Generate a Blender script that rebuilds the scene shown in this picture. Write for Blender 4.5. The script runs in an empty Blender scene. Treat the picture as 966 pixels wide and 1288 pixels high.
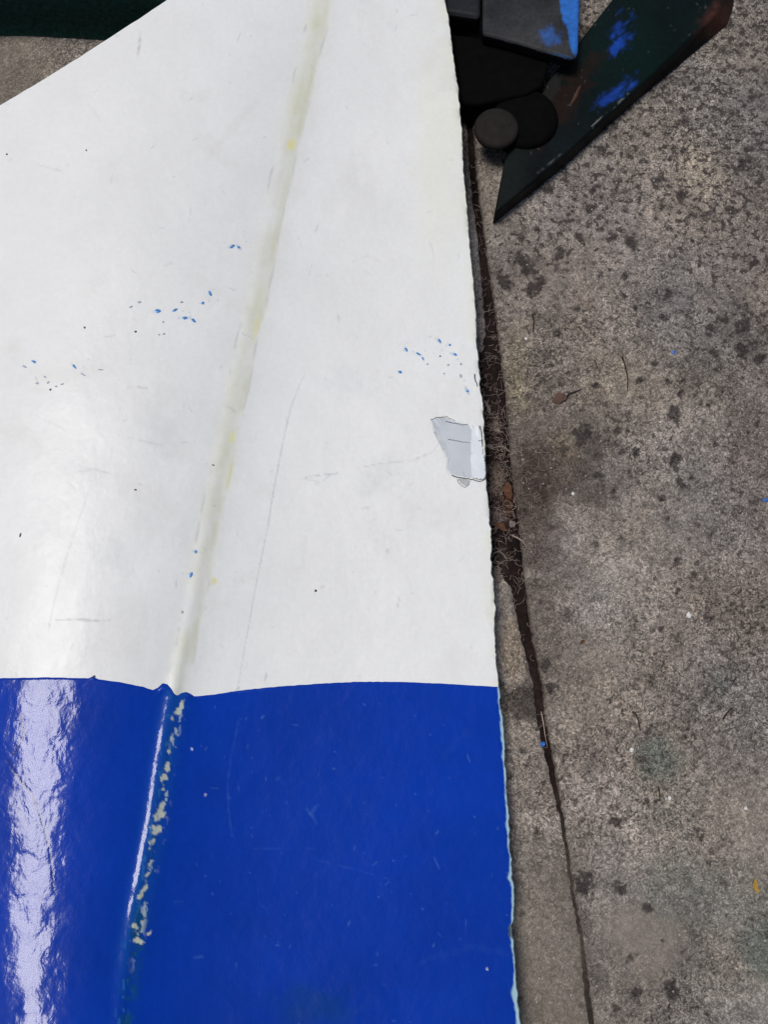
import bpy, bmesh, math, random
import numpy as np
from mathutils import Vector

sc = bpy.context.scene
COL = sc.collection
rng = np.random.RandomState(7)
random.seed(7)
R = math.radians

# ------------------------------------------------------------------ camera
H, TILT, VFOV = 0.75, R(12), R(58)
W0, H0 = 966.0, 1288.0
F = (H0 / 2) / math.tan(VFOV / 2)
cam = bpy.data.objects.new('camera', bpy.data.cameras.new('camera'))
COL.objects.link(cam)
cam.data.sensor_fit = 'VERTICAL'
cam.data.angle = VFOV
cam.data.clip_start = 0.01
cam.data.clip_end = 200
cam.location = (0, 0, H)
cam.rotation_euler = (TILT, 0, 0)
sc.camera = cam

# ------------------------------------------------------------------ light
SUN = Vector((-0.27, 0.05, 0.96)).normalized()
w = bpy.data.worlds.new('World'); sc.world = w; w.use_nodes = True
nt = w.node_tree
sky = nt.nodes.new('ShaderNodeTexSky'); sky.sky_type = 'NISHITA'; sky.sun_disc = False
sky.sun_elevation = math.asin(SUN.z)
sky.sun_rotation = math.atan2(SUN.x, SUN.y)
sky.air_density = 1.0; sky.dust_density = 2.0; sky.ozone_density = 1.0
bg = nt.nodes['Background']; bg.inputs['Strength'].default_value = 0.05
nt.links.new(sky.outputs[0], bg.inputs['Color'])
sl = bpy.data.lights.new('sun', 'SUN'); sl.energy = 1.5; sl.angle = R(17); sl.color = (1.0, 0.955, 0.89)
so = bpy.data.objects.new('sun', sl); COL.objects.link(so)
so.rotation_euler = SUN.to_track_quat('Z', 'Y').to_euler()
sc.view_settings.view_transform = 'Standard'
sc.view_settings.look = 'None'
sc.view_settings.gamma = 1
sc.view_settings.exposure = 0.60

# ------------------------------------------------------------------ helpers
ct, st = math.cos(TILT), math.sin(TILT)

def at(px, py, z):
    """point of height z seen at photo pixel (px, py)"""
    px = np.asarray(px, float); py = np.asarray(py, float); z = np.asarray(z, float)
    a = (px - W0 / 2) / F; b = (H0 / 2 - py) / F
    dx, dy, dz = a, b * ct + st, b * st - ct
    t = (z - H) / dz
    return np.stack(np.broadcast_arrays(dx * t, dy * t, z + 0 * t), -1)

def proj(P):
    x, y, z = P[..., 0], P[..., 1], P[..., 2] - H
    u = y * ct + z * st
    d = y * st - z * ct
    d = np.maximum(d, 1e-3)
    return W0 / 2 + F * x / d, H0 / 2 - F * u / d

_lat = {}
def vnoise(x, y, s, seed):
    """smooth value noise in 0..1, feature size s"""
    if seed not in _lat:
        _lat[seed] = np.random.RandomState(seed).rand(256, 256)
    L = _lat[seed]
    fx = np.asarray(x) / s; fy = np.asarray(y) / s
    ix = np.floor(fx).astype(int); iy = np.floor(fy).astype(int)
    tx = fx - ix; ty = fy - iy
    tx = tx * tx * (3 - 2 * tx); ty = ty * ty * (3 - 2 * ty)
    g = lambda i, j: L[i & 255, j & 255]
    return (g(ix, iy) * (1 - tx) + g(ix + 1, iy) * tx) * (1 - ty) + (g(ix, iy + 1) * (1 - tx) + g(ix + 1, iy + 1) * tx) * ty

def fbm(x, y, s, seed, octs=4):
    r = 0; a = 0.5; n = 0
    for k in range(octs):
        r = r + a * vnoise(x, y, s / 2 ** k, seed + 31 * k); n += a; a *= 0.55
    return r / n

def sm(a, b, x):
    t = np.clip((x - a) / (b - a), 0, 1)
    return t * t * (3 - 2 * t)

def blob(px, py, cx, cy, rx, ry, ang=0, rag=0.5, soft=0.35, seed=3, ns=None):
    """ragged soft ellipse mask"""
    m = np.zeros(px.shape)
    rr = max(rx, ry) * (2.0 + rag)
    k = (np.abs(px - cx) < rr) & (np.abs(py - cy) < rr)
    if not k.any(): return m
    x, y = px[k] - cx, py[k] - cy
    c, s = math.cos(ang), math.sin(ang)
    u, v = (x * c + y * s) / rx, (-x * s + y * c) / ry
    d = np.sqrt(u * u + v * v)
    n = fbm(px[k] + cx * 3, py[k] + cy * 7, ns or max(min(rx, ry) * 0.9, 3), seed, 3) - 0.5
    m[k] = 1 - sm(1 - soft, 1 + soft, d + n * 2 * rag)
    return m

def segd(px, py, pts):
    """distance to a polyline and the position along it (0..1)"""
    D = np.full(px.shape, 1e9); T = np.zeros(px.shape)
    n = len(pts) - 1
    for i in range(n):
        (x0, y0), (x1, y1) = pts[i], pts[i + 1]
        vx, vy = x1 - x0, y1 - y0
        t = np.clip(((px - x0) * vx + (py - y0) * vy) / (vx * vx + vy * vy + 1e-9), 0, 1)
        d = np.hypot(px - x0 - t * vx, py - y0 - t * vy)
        k = d < D
        D[k] = d[k]; T[k] = (i + t[k]) / n
    return D, T

def stroke(px, py, pts, wid, rough=0.4, seed=5, taper=True):
    m = np.zeros(px.shape)
    xs = [p[0] for p in pts]; ys = [p[1] for p in pts]; pad = wid * 3 + 3
    k = (px > min(xs) - pad) & (px < max(xs) + pad) & (py > min(ys) - pad) & (py < max(ys) + pad)
    if not k.any(): return m
    d, t = segd(px[k], py[k], pts)
    ww = wid * (1 + rough * 2 * (vnoise(px[k], py[k], 5, seed) - 0.5))
    if taper: ww = ww * (0.35 + 0.65 * np.sin(np.pi * np.clip(t, 0.02, 0.98)))
    m[k] = 1 - sm(ww * 0.35, ww * 1.05 + 0.5, d)
    return m

def mix(col, c, m):
    return col * (1 - m[..., None]) + np.array(c)[None, :] * m[..., None]

def mesh_grid(name, P, keep=None):
    """quad mesh from an (n, m, 3) array of points"""
    n, m = P.shape[:2]
    me = bpy.data.meshes.new(name)
    idx = np.arange(n * m).reshape(n, m)
    q = np.stack([idx[:-1, :-1], idx[1:, :-1], idx[1:, 1:], idx[:-1, 1:]], -1).reshape(-1, 4)
    me.vertices.add(n * m); me.vertices.foreach_set('co', P.reshape(-1).astype(np.float32))
    me.loops.add(q.size); me.loops.foreach_set('vertex_index', q.reshape(-1).astype(np.int32))
    me.polygons.add(len(q))
    me.polygons.foreach_set('loop_start', (np.arange(len(q)) * 4).astype(np.int32))
    me.polygons.foreach_set('use_smooth', np.ones(len(q), bool))
    me.update(calc_edges=True)
    return me

def put_col(me, col, name='Col'):
    a = me.color_attributes.new(name, 'FLOAT_COLOR', 'POINT')
    c = np.ones((len(me.vertices), 4), np.float32); c[:, :3] = np.clip(col.reshape(-1, 3), 0, 1)
    a.data.foreach_set('color', c.reshape(-1))

def link(name, me, mat=None, parent=None):
    o = bpy.data.objects.new(name, me); COL.objects.link(o)
    if mat: me.materials.append(mat)
    if parent:
        o.parent = parent
        me.transform(__import__('mathutils').Matrix.Translation(-parent.location))
    return o

def thing(name, label, cat, loc=(0, 0, 0), group=None):
    o = bpy.data.objects.new(name, None); COL.objects.link(o)
    o.location = loc; o['label'] = label; o['category'] = cat; o.empty_display_size = 0.02
    if group: o['group'] = group
    return o

def tag(o, label, cat, group=None):
    o['label'] = label; o['category'] = cat
    if group: o['group'] = group
    return o

# ------------------------------------------------------------------ materials
def new_mat(name):
    m = bpy.data.materials.new(name); m.use_nodes = True
    return m, m.node_tree, m.node_tree.nodes['Principled BSDF']

def N(nt, t, **kw):
    n = nt.nodes.new(t)
    for k, v in kw.items():
        if k in n.inputs: n.inputs[k].default_value = v
        else: setattr(n, k, v)
    return n

def noise(nt, scale, detail=3, rough=0.55, vec=None):
    n = N(nt, 'ShaderNodeTexNoise', Scale=scale, Detail=detail, Roughness=rough)
    if vec: nt.links.new(vec, n.inputs['Vector'])
    return n

def ramp(nt, src, stops):
    r = nt.nodes.new('ShaderNodeValToRGB'); e = r.color_ramp.elements
    while len(e) < len(stops): e.new(0.5)
    for el, (p, c) in zip(e, stops):
        el.position = p; el.color = (c, c, c, 1) if not isinstance(c, tuple) else c + (1,)
    nt.links.new(src, r.inputs[0]); return r

def mul(nt, a, b, fac=1.0, mode='MULTIPLY'):
    m = nt.nodes.new('ShaderNodeMix'); m.data_type = 'RGBA'; m.blend_type = mode
    m.inputs['Factor'].default_value = fac
    nt.links.new(a, m.inputs['A']); nt.links.new(b, m.inputs['B'])
    return m.outputs['Result']

def painted(name, rough, peel, rvar=0.08, grain=0.04, spec=0.5, peelscale=110):
    """glossy hand-painted surface: colour from the Col attribute, brushed orange-peel relief"""
    m, nt, p = new_mat(name)
    a = N(nt, 'ShaderNodeAttribute', attribute_name='Col')
    tc = nt.nodes.new('ShaderNodeTexCoord'); v = tc.outputs['Object']
    n1 = noise(nt, 260, 4, 0.6, v)
    g = ramp(nt, n1.outputs['Fac'], [(0.3, 1 - grain), (0.7, 1.0)])
    n4 = noise(nt, 14, 4, 0.6, v)
    g2 = ramp(nt, n4.outputs['Fac'], [(0.3, 1 - grain * 1.3), (0.7, 1.0)])
    nt.links.new(mul(nt, mul(nt, a.outputs['Color'], g.outputs[0]), g2.outputs[0]), p.inputs['Base Color'])
    n2 = noise(nt, 60, 3, 0.5, v)
    mr = N(nt, 'ShaderNodeMapRange'); mr.inputs['To Min'].default_value = rough - rvar * .5; mr.inputs['To Max'].default_value = rough + rvar
    nt.links.new(n2.outputs['Fac'], mr.inputs['Value']); nt.links.new(mr.outputs[0], p.inputs['Roughness'])
    p.inputs['Specular IOR Level'].default_value = spec
    mp = N(nt, 'ShaderNodeMapping'); mp.inputs['Scale'].default_value = (1.0, 0.8, 1.0); nt.links.new(v, mp.inputs['Vector'])
    n3 = noise(nt, peelscale, 3, 0.5, mp.outputs[0]); n3.inputs['Distortion'].default_value = 0.2
    b = N(nt, 'ShaderNodeBump', Strength=1.0, Distance=peel)
    nt.links.new(n3.outputs['Fac'], b.inputs['Height'])
    n5 = noise(nt, 900, 2, 0.5, v)
    b2 = N(nt, 'ShaderNodeBump', Strength=1.0, Distance=peel * 0.03)
    nt.links.new(n5.outputs['Fac'], b2.inputs['Height']); nt.links.new(b.outputs[0], b2.inputs['Normal'])
    nt.links.new(b2.outputs[0], p.inputs['Normal'])
    return m

M_white = painted('white_paint', 0.34, 0.00040, grain=0.045, spec=0.26, peelscale=95)
M_blue = painted('blue_paint', 0.12, 0.00060, grain=0.08, spec=0.20, peelscale=90)

def concrete(name):
    m, nt, p = new_mat(name)
    a = N(nt, 'ShaderNodeAttribute', attribute_name='Col')
    s = N(nt, 'ShaderNodeAttribute', attribute_name='Rel')   # R: how much grain shows
    tc = nt.nodes.new('ShaderNodeTexCoord'); v = tc.outputs['Object']
    n1 = noise(nt, 235, 4, 0.62, v); n1.inputs['Distortion'].default_value = 1.4
    worm0 = ramp(nt, n1.outputs['Fac'], [(0.34, 0.22), (0.43, 0.62), (0.52, 1.05), (0.66, 1.5)])
    n6 = noise(nt, 215, 2, 0.5, v); n6.inputs['Distortion'].default_value = 2.2
    strand = ramp(nt, n6.outputs['Fac'], [(0.36, 0.50), (0.455, 0.75), (0.50, 2.1), (0.545, 0.8), (0.64, 0.45)])
    worm = N(nt, 'ShaderNodeMix', data_type='RGBA', blend_type='MULTIPLY'); worm.inputs['Factor'].default_value = 0.8
    nt.links.new(worm0.outputs[0], worm.inputs['A']); nt.links.new(strand.outputs[0], worm.inputs['B'])
    n2 = noise(nt, 900, 2, 0.6, v)
    fine = ramp(nt, n2.outputs['Fac'], [(0.3, 0.72), (0.7, 1.25)])
    t = mul(nt, worm.outputs['Result'], fine.outputs[0])
    one = nt.nodes.new('ShaderNodeRGB'); one.outputs[0].default_value = (1, 1, 1, 1)
    mm = nt.nodes.new('ShaderNodeMix'); mm.data_type = 'RGBA'
    sep = nt.nodes.new('ShaderNodeSeparateColor'); nt.links.new(s.outputs['Color'], sep.inputs[0])
    nt.links.new(sep.outputs[0], mm.inputs['Factor']); nt.links.new(one.outputs[0], mm.inputs['A']); nt.links.new(t, mm.inputs['B'])
    # pale sand grains
    vo = N(nt, 'ShaderNodeTexVoronoi', Scale=420); nt.links.new(v, vo.inputs['Vector'])
    lt = N(nt, 'ShaderNodeSeparateColor'); nt.links.new(vo.outputs['Color'], lt.inputs[0])
    c1 = N(nt, 'ShaderNodeMath', operation='GREATER_THAN'); c1.inputs[1].default_value = 0.965; nt.links.new(lt.outputs[0], c1.inputs[0])
    c2 = N(nt, 'ShaderNodeMath', operation='LESS_THAN'); c2.inputs[1].default_value = 0.32; nt.links.new(vo.outputs['Distance'], c2.inputs[0])
    c3 = N(nt, 'ShaderNodeMath', operation='MULTIPLY'); nt.links.new(c1.outputs[0], c3.inputs[0]); nt.links.new(c2.outputs[0], c3.inputs[1])
    c4 = N(nt, 'ShaderNodeMath', operation='MULTIPLY'); nt.links.new(c3.outputs[0], c4.inputs[0]); c4.inputs[1].default_value = 0.75
    # crisp dark lichen specks, their density in the G channel
    n7 = noise(nt, 150, 5, 0.65, v)
    thr = N(nt, 'ShaderNodeMapRange'); nt.links.new(sep.outputs[1], thr.inputs['Value']); thr.inputs['To Min'].default_value = 0.80; thr.inputs['To Max'].default_value = 0.545
    df = N(nt, 'ShaderNodeMath', operation='SUBTRACT'); nt.links.new(n7.outputs['Fac'], df.inputs[0]); nt.links.new(thr.outputs[0], df.inputs[1])
    sk = N(nt, 'ShaderNodeMapRange'); nt.links.new(df.outputs[0], sk.inputs['Value'])
    sk.inputs['From Min'].default_value = -0.01; sk.inputs['From Max'].default_value = 0.025; sk.inputs['To Min'].default_value = 0; sk.inputs['To Max'].default_value = 0.88
    base0 = mul(nt, a.outputs['Color'], mm.outputs['Result'])
    bm_ = N(nt, 'ShaderNodeMix', data_type='RGBA'); nt.links.new(sk.outputs[0], bm_.inputs['Factor']); nt.links.new(base0, bm_.inputs['A']); bm_.inputs['B'].default_value = (0.045, 0.037, 0.034, 1)
    base = bm_.outputs['Result']
    gm = nt.nodes.new('ShaderNodeMix'); gm.data_type = 'RGBA'; nt.links.new(c4.outputs[0], gm.inputs['Factor'])
    nt.links.new(base, gm.inputs['A']); gm.inputs['B'].default_value = (0.42, 0.39, 0.35, 1)
    nt.links.new(gm.outputs['Result'], p.inputs['Base Color'])
    p.inputs['Roughness'].default_value = 0.92
    p.inputs['Specular IOR Level'].default_value = 0.2
    b = N(nt, 'ShaderNodeBump', Strength=0.9, Distance=0.0018); nt.links.new(n1.outputs['Fac'], b.inputs['Height'])
    b2 = N(nt, 'ShaderNodeBump', Strength=0.6, Distance=0.0004); nt.links.new(n2.outputs['Fac'], b2.inputs['Height'])
    nt.links.new(b.outputs[0], b2.inputs['Normal']); nt.links.new(b2.outputs[0], p.inputs['Normal'])
    return m
M_conc = concrete('weathered_concrete')

def plain(name, c, rough=0.6, spec=0.4, var=0.3, scale=120, bump=0.0004, metal=0.0):
    m, nt, p = new_mat(name)
    tc = nt.nodes.new('ShaderNodeTexCoord')
    n = noise(nt, scale, 5, 0.6, tc.outputs['Object'])
    r = ramp(nt, n.outputs['Fac'], [(0.3, tuple(x * (1 - var) for x in c)), (0.7, tuple(min(1, x * (1 + var)) for x in c))])
    nt.links.new(r.outputs[0], p.inputs['Base Color'])
    p.inputs['Roughness'].default_value = rough; p.inputs['Specular IOR Level'].default_value = spec; p.inputs['Metallic'].default_value = metal
    b = N(nt, 'ShaderNodeBump', Strength=0.7, Distance=bump); nt.links.new(n.outputs['Fac'], b.inputs['Height']); nt.links.new(b.outputs[0], p.inputs['Normal'])
    return m

M_steel = painted('worn_steel_paint', 0.5, 0.00025, grain=0.35, spec=0.08, peelscale=160)
M_black = plain('shade_black_paint', (0.0025, 0.0023, 0.0023), 0.85, 0.05, bump=0.0001)  # deep shade around clamp and lug, put into a near-black colour
M_bolt = plain('dull_rusted_bolt', (0.016, 0.013, 0.012), 0.8, 0.15)
M_green = plain('dark_green_paint', (0.008, 0.032, 0.025), 0.8, 0.1, var=0.5, scale=260, bump=0.001)
M_dirt = painted('dark_soil', 0.95, 0.0012, grain=0.6, spec=0.1, peelscale=500)
M_fibre = plain('dry_plant_fibre', (0.27, 0.21, 0.18), 0.85, 0.2, var=0.45, scale=60)
M_leafo = plain('rusty_brown_leaf', (0.10, 0.045, 0.024), 0.8, 0.2, scale=300)
M_leafg = plain('grey_dry_leaf', (0.17, 0.135, 0.12), 0.8, 0.2, scale=300)
M_leafy = plain('yellow_leaf', (0.36, 0.23, 0.04), 0.7, 0.25, scale=300)
M_leafr = plain('reddish_leaf', (0.10, 0.055, 0.042), 0.8, 0.2, scale=300)
M_twig = plain('dark_twig', (0.03, 0.024, 0.022), 0.85, 0.2)
M_chip = plain('blue_paint_chip', (0.03, 0.13, 0.42), 0.4, 0.5, scale=400)
M_fleckb = plain('blue_spatter', (0.05, 0.22, 0.52), 0.35, 0.5, scale=400)
M_fleckg = plain('grey_spatter', (0.34, 0.37, 0.43), 0.5, 0.4, scale=400)
M_fleckk = plain('dark_spatter', (0.03, 0.035, 0.05), 0.5, 0.4, scale=400)
M_stone = plain('white_grit', (0.7, 0.69, 0.66), 0.7, 0.3, var=0.1)
M_under = plain('raw_laminate', (0.42, 0.42, 0.36), 0.7, 0.3, scale=200)
M_expose = plain('exposed_grey_primer', (0.52, 0.55, 0.58), 0.45, 0.4, var=0.06, scale=60, bump=0.0001)
M_flake = plain('loose_white_paint', (0.64, 0.68, 0.71), 0.4, 0.4, var=0.05, scale=80, bump=0.0001)
M_crack = plain('crack_shadow_line', (0.09, 0.10, 0.12), 0.8, 0.2)
M_stain = plain('grey_stain', (0.42, 0.43, 0.43), 0.6, 0.3, var=0.1)

# ------------------------------------------------------------------ ground
JR = np.array([(560, -60), (585, 60), (597, 185), (602, 242), (613, 322), (623, 396), (631, 470), (635, 490), (639, 545), (645, 610), (652, 660), (661, 740), (669, 800), (682, 860), (686, 900), (697, 960), (711, 1040), (720, 1110), (733, 1180), (741, 1240), (749, 1300), (765, 1420)], float)
JW = np.array([(-60, 6), (165, 6), (300, 7), (396, 12), (480, 15), (600, 16), (740, 15), (780, 12), (860, 8), (940, 7), (1000, 3.5), (1040, 1.5), (1110, 1.0), (1200, 1.5), (1240, 3.5), (1420, 4)], float)
jw3 = at(JR[:, 0], JR[:, 1], 0.0)
o_ = np.argsort(jw3[:, 1]); jy, jx = jw3[o_, 1], jw3[o_, 0]
def joint_x(y):
    s0 = (jx[3] - jx[0]) / (jy[3] - jy[0]); s1 = (jx[-1] - jx[-4]) / (jy[-1] - jy[-4])
    r = np.interp(y, jy, jx)
    r = np.where(y < jy[0], jx[0] + (y - jy[0]) * s0, r)
    return np.where(y > jy[-1], jx[-1] + (y - jy[-1]) * s1, r)
def joint_w(py):
    return np.interp(py, JW[:, 0], JW[:, 1]) * 0.00066

ys = np.concatenate([-0.36 - np.geomspace(0.004, 1.7, 45)[::-1], np.arange(-0.36, 0.80, 0.00135), 0.80 + np.geomspace(0.004, 1.7, 45)])
rs = np.concatenate([np.arange(0, 0.012, 0.0006), np.arange(0.012, 0.46, 0.00135), 0.46 + np.geomspace(0.004, 1.7, 40)])
lsd = np.concatenate([np.arange(0, 0.010, 0.0006), np.arange(0.010, 0.075, 0.0014), np.arange(0.075, 0.68, 0.003), 0.68 + np.geomspace(0.004, 1.6, 40)])

DARK = [(833, 227, 10, 4), (857, 247, 8, 6), (901, 236, 6, 3.5), (936, 207, 9, 8), (919, 263, 7, 6), (770, 299, 8, 5), (794, 305, 11, 9), (768, 341, 4, 4),
        (840, 371, 7, 7), (836, 399, 5, 5), (786, 348, 6, 4), (799, 387, 4, 4), (936, 407, 10, 9), (910, 282, 5, 4), (745, 262, 8, 6), (744, 241, 5, 5),
        (896, 443, 10, 6), (934, 441, 9, 8), (957, 451, 7, 8), (804, 479, 5, 4), (824, 458, 4, 4), (860, 479, 6, 4), (850, 519, 9, 9), (842, 481, 5, 4),
        (856, 497, 5, 4), (732, 548, 11, 11), (850, 582, 12, 9), (858, 609, 7, 5), (833, 626, 5, 4), (800, 569, 5, 4), (751, 598, 6, 4), (772, 617, 4, 3),
        (837, 565, 4, 4), (953, 533, 5, 4), (661, 334, 22, 8), (673, 363, 14, 10), (636, 355, 12, 8), (694, 864, 7, 7), (688, 835, 8, 6), (778, 1034, 8, 9),
        (781, 1118, 7, 9), (736, 1112, 13, 15), (800, 1249, 7, 6), (776, 1268, 7, 4), (846, 1246, 9, 13), (816, 1141, 6, 8), (814, 1009, 5, 6), (700, 420, 4, 5),
        (730, 300, 6, 5), (715, 270, 5, 4), (760, 190, 5, 4), (950, 330, 6, 5), (880, 330, 5, 4), (690, 240, 6, 5), (705, 320, 9, 6), (655, 300, 5, 6), (900, 560, 5, 4)]

def paint_ground(P, strip):
    px, py = proj(P)
    x, y = P[..., 0] * 1500, P[..., 1] * 1500            # about photo pixels, world fixed
    n = px.shape
    base = np.array((0.238, 0.208, 0.182))
    col = np.ones(n + (3,)) * base
    big = fbm(x, y, 240, 11, 4) - 0.5
    med = fbm(x, y, 60, 12, 4) - 0.5
    sml = fbm(x, y, 16, 13, 3) - 0.5
    f = 1 + 0.85 * big + 0.6 * med + 0.7 * sml
    col *= np.clip(f, 0.35, 1.7)[..., None]
    hue = fbm(x, y, 130, 14, 3) - 0.5
    col *= 1 + hue[..., None] * np.array((0.14, 0.02, -0.16))
    grain = 0.8 + 0.8 * (fbm(x, y, 110, 15, 3) - 0.5)
    # stained areas
    def soft(cx, cy, rx, ry, c, a, ang=0, rag=0.6, s=0.7, seed=21):
        nonlocal col
        m = blob(px, py, cx, cy, rx, ry, ang, rag, s, seed, ns=max(8, min(rx, ry) * .7)) * a
        col = col * (1 - m[..., None]) + col * np.array(c) * m[..., None]
    soft(705, 590, 62, 50, (0.40, 0.36, 0.34), 0.95, 0.4)
    soft(668, 640, 26, 70, (0.42, 0.37, 0.35), 0.9)
    soft(690, 740, 30, 60, (0.62, 0.6, 0.6), 0.8)
    soft(700, 830, 40, 50, (0.6, 0.58, 0.58), 0.8)
    soft(650, 335, 40, 26, (0.6, 0.58, 0.58), 0.7)
    soft(715, 1120, 25, 60, (0.62, 0.6, 0.6), 0.6)
    soft(745, 1200, 26, 50, (0.66, 0.64, 0.63), 0.7)
    soft(862, 1215, 26, 70, (0.6, 0.6, 0.6), 0.7)
    soft(930, 760, 60, 200, (0.8, 0.8, 0.82), 0.8)
    soft(940, 560, 40, 110, (0.75, 0.74, 0.76), 0.8)
    soft(950, 300, 40, 120, (0.8, 0.79, 0.8), 0.7)
    soft(652, 455, 14, 40, (1.15, 1.16, 1.0), 0.7)
    soft(655, 500, 16, 22, (1.3, 1.29, 1.16), 0.7)
    soft(710, 560, 22, 20, (1.35, 1.33, 1.15), 0.7)
    soft(790, 480, 60, 40, (1.18, 1.16, 1.08), 0.7)
    soft(770, 690, 50, 55, (1.22, 1.2, 1.14), 0.7)
    soft(790, 300, 120, 110, (1.22, 1.2, 1.2), 0.8)
    soft(880, 215, 34, 30, (1.2, 1.18, 1.06), 0.7)
    soft(775, 985, 70, 60, (1.15, 1.13, 1.12), 0.7)
    soft(905, 1225, 50, 50, (1.12, 1.12, 1.06), 0.6)
    m = blob(px, py, 815, 1190, 42, 48, 0, 0.5, 0.5, 22)
    col = mix(col, (0.24, 0.205, 0.17), m * 0.75); grain = grain * (1 - 0.6 * m)
    for (cx, cy, rx, ry, a) in [(829, 952, 24, 28, .75), (911, 857, 16, 14, .4), (962, 1190, 26, 46, .75), (850, 1120, 40, 40, .4), (920, 1130, 50, 40, .3), (840, 1010, 40, 40, .25)]:
        m = blob(px, py, cx, cy, rx, ry, 0, 0.6, 0.7, 23)
        col = mix(col, (0.115, 0.135, 0.115), m * a)
    if strip:
        col = col * 1.12
        m = blob(px, py, 648, 815, 17, 42, 0, 0.4, 0.35, 24); col = mix(col, (0.31, 0.25, 0.19), m * 0.85)
        m = blob(px, py, 660, 885, 24, 22, 0, 0.5, 0.3, 25); col = mix(col, (0.075, 0.062, 0.056), m * 0.9)
        m = sm(1040, 1150, py); col = mix(col, (0.20, 0.175, 0.14), m * 0.6); grain = grain * (1 - 0.3 * m)
        m = blob(px, py, 585, 220, 14, 50, 0, 0.4, 0.4, 26); col = mix(col, (0.20, 0.165, 0.145), m * 0.6)
        m = sm(180, -50, px) * sm(300, 100, py); col = mix(col, (0.215, 0.19, 0.155), m * 0.7); grain = grain * (1 - 0.35 * m)
        # soil spread over the strip in the middle of the joint
    # spots
    for i, (cx, cy, rx, ry) in enumerate(DARK):
        m = blob(px, py, cx, cy, rx * 1.0, ry * 0.9, (i * 1.7) % 3, 0.95, 0.22, 40 + i % 7, ns=5)
        col = mix(col, (0.05, 0.041, 0.038), m * 0.9); 
    r2 = np.random.RandomState(5 if strip else 6)
    for i in range(900):
        cx, cy = r2.uniform(560, 1000), r2.beta(1.0, 1.5) * 1330 - 20
        q = abs(r2.normal(0, 1)) * 1.5 + 1.3
        if vnoise(np.array([cx]), np.array([cy]), 90, 51)[0] < 0.38: continue
        m = blob(px, py, cx, cy, q * r2.uniform(1, 1.8), q, r2.uniform(0, 3), 0.8, 0.3, 52, ns=3)
        col = mix(col, (0.065, 0.053, 0.049), m * r2.uniform(.5, .9))
    dens = 0.40 + 0.75 * sm(620, 200, py) * sm(560, 660, px) + 0.9 * (fbm(x, y, 120, 55, 3) - .5)
    dens = dens * (1 - 0.6 * sm(650, 850, py))
    return col, np.stack([np.clip(grain, 0.12, 1.0), np.clip(dens, 0, 1), 0 * px], -1)

def slab(name, side):
    Y = ys[:, None]
    D = (rs if side > 0 else lsd)[None, :]
    J = joint_x(ys)[:, None] + 0.0006 * (vnoise(Y * 0, Y * 1000, 3, 61) - .5) * 2 + 0.0007 * (vnoise(Y * 0 + 5, Y * 1000, 25, 62) - .5)
    X = J + D if side > 0 else J - D - joint_w(proj(np.stack([J, Y + 0 * J, 0 * J], -1))[1])
    Y = Y + 0 * X
    z = 0.0016 * (fbm(X * 1500, Y * 1500, 30, 63, 4) - 0.5) + 0.0007 * (fbm(X * 1500, Y * 1500, 6, 64, 2) - .5)
    pit = fbm(X * 1500, Y * 1500, 11, 65, 2)
    z -= 0.0009 * sm(0.66, 0.78, pit)
    DD = D + 0 * X
    low = sm(940, 1060, proj(np.stack([X, Y, 0 * X], -1))[1])
    edge = np.exp(-DD / (0.0022 - 0.0012 * low)) * (0.0035 - 0.0024 * low) + np.clip(0.0008 - DD, 0, 1) * (20 - 16 * low)
    z = z - edge
    if side < 0: z = z - 0.0015
    P = np.stack([X, Y, z], -1)
    col, g = paint_ground(P, side < 0)
    col = col * (1 - (0.35 - 0.2 * low) * np.exp(-DD / 0.0035))[..., None]    # grime in the joint's lip
    me = mesh_grid(name, P if side < 0 else P[:, :])
    if side > 0: me.flip_normals()
    put_col(me, col)
    put_col(me, g, 'Rel')
    o = link(name, me, M_conc); o['kind'] = 'structure'
    return o
slab('pavement_slab', 1)
slab('pavement_strip', -1)

# earth below, one sheet
b = bmesh.new()
bmesh.ops.create_grid(b, x_segments=8, y_segments=8, size=6.0)
me = bpy.data.meshes.new('ground'); b.to_mesh(me); b.free()
me.transform(__import__('mathutils').Matrix.Translation((0, 0, -0.018)))
g = link('ground', me, plain('packed_earth', (0.06, 0.047, 0.04), 0.95, 0.1)); g['kind'] = 'structure'

# soil packed in the joint, heaped over the strip where it widens
pys = np.arange(-60, 1420, 1.3)
XL = np.interp(pys, [-60, 200, 330, 400, 440, 480, 560, 640, 700, 740, 800, 860, 900, 960, 1040, 1420], [568, 592, 603, 607, 599, 596, 600, 604, 610, 632, 652, 668, 674, 684, 700, 752])
XR_ = np.interp(pys, JR[:, 1], JR[:, 0]); XR = XR_ + 3
_jw = np.interp(pys, JW[:, 0], JW[:, 1])
XL = np.where(pys > 940, XR_ - _jw - 1.0, XL)
us = np.linspace(0, 1, 46)[None, :]
PX = XL[:, None] - 3 + (XR - XL + 3)[:, None] * us; PY = pys[:, None] + 0 * PX
heap = sm(380, 470, PY) * (1 - sm(700, 780, PY))
nz = fbm(PX, PY, 12, 71, 4)
deep = 1 - sm(960, 1060, PY)
Z = -0.0021 - 0.0046 * deep + heap * (0.0075 * np.sin(np.pi * np.clip(us * 0.9 + 0.08, 0, 1)) ** 0.6) + (0.0012 + 0.0028 * heap) * (nz - 0.5) + (0.0008 + 0.0014 * heap) * (fbm(PX, PY, 4, 72, 2) - .5)
Z = Z - 0.004 * sm(0.9, 1.0, us) - 0.003 * (1 - sm(0, 0.05, us))
P = at(PX, PY, Z)
me = mesh_grid('soil', P)
c = np.ones(PX.shape + (3,)) * np.array((0.040, 0.026, 0.024)) * (0.6 + 1.0 * fbm(PX, PY, 9, 73, 3))[..., None]
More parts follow.
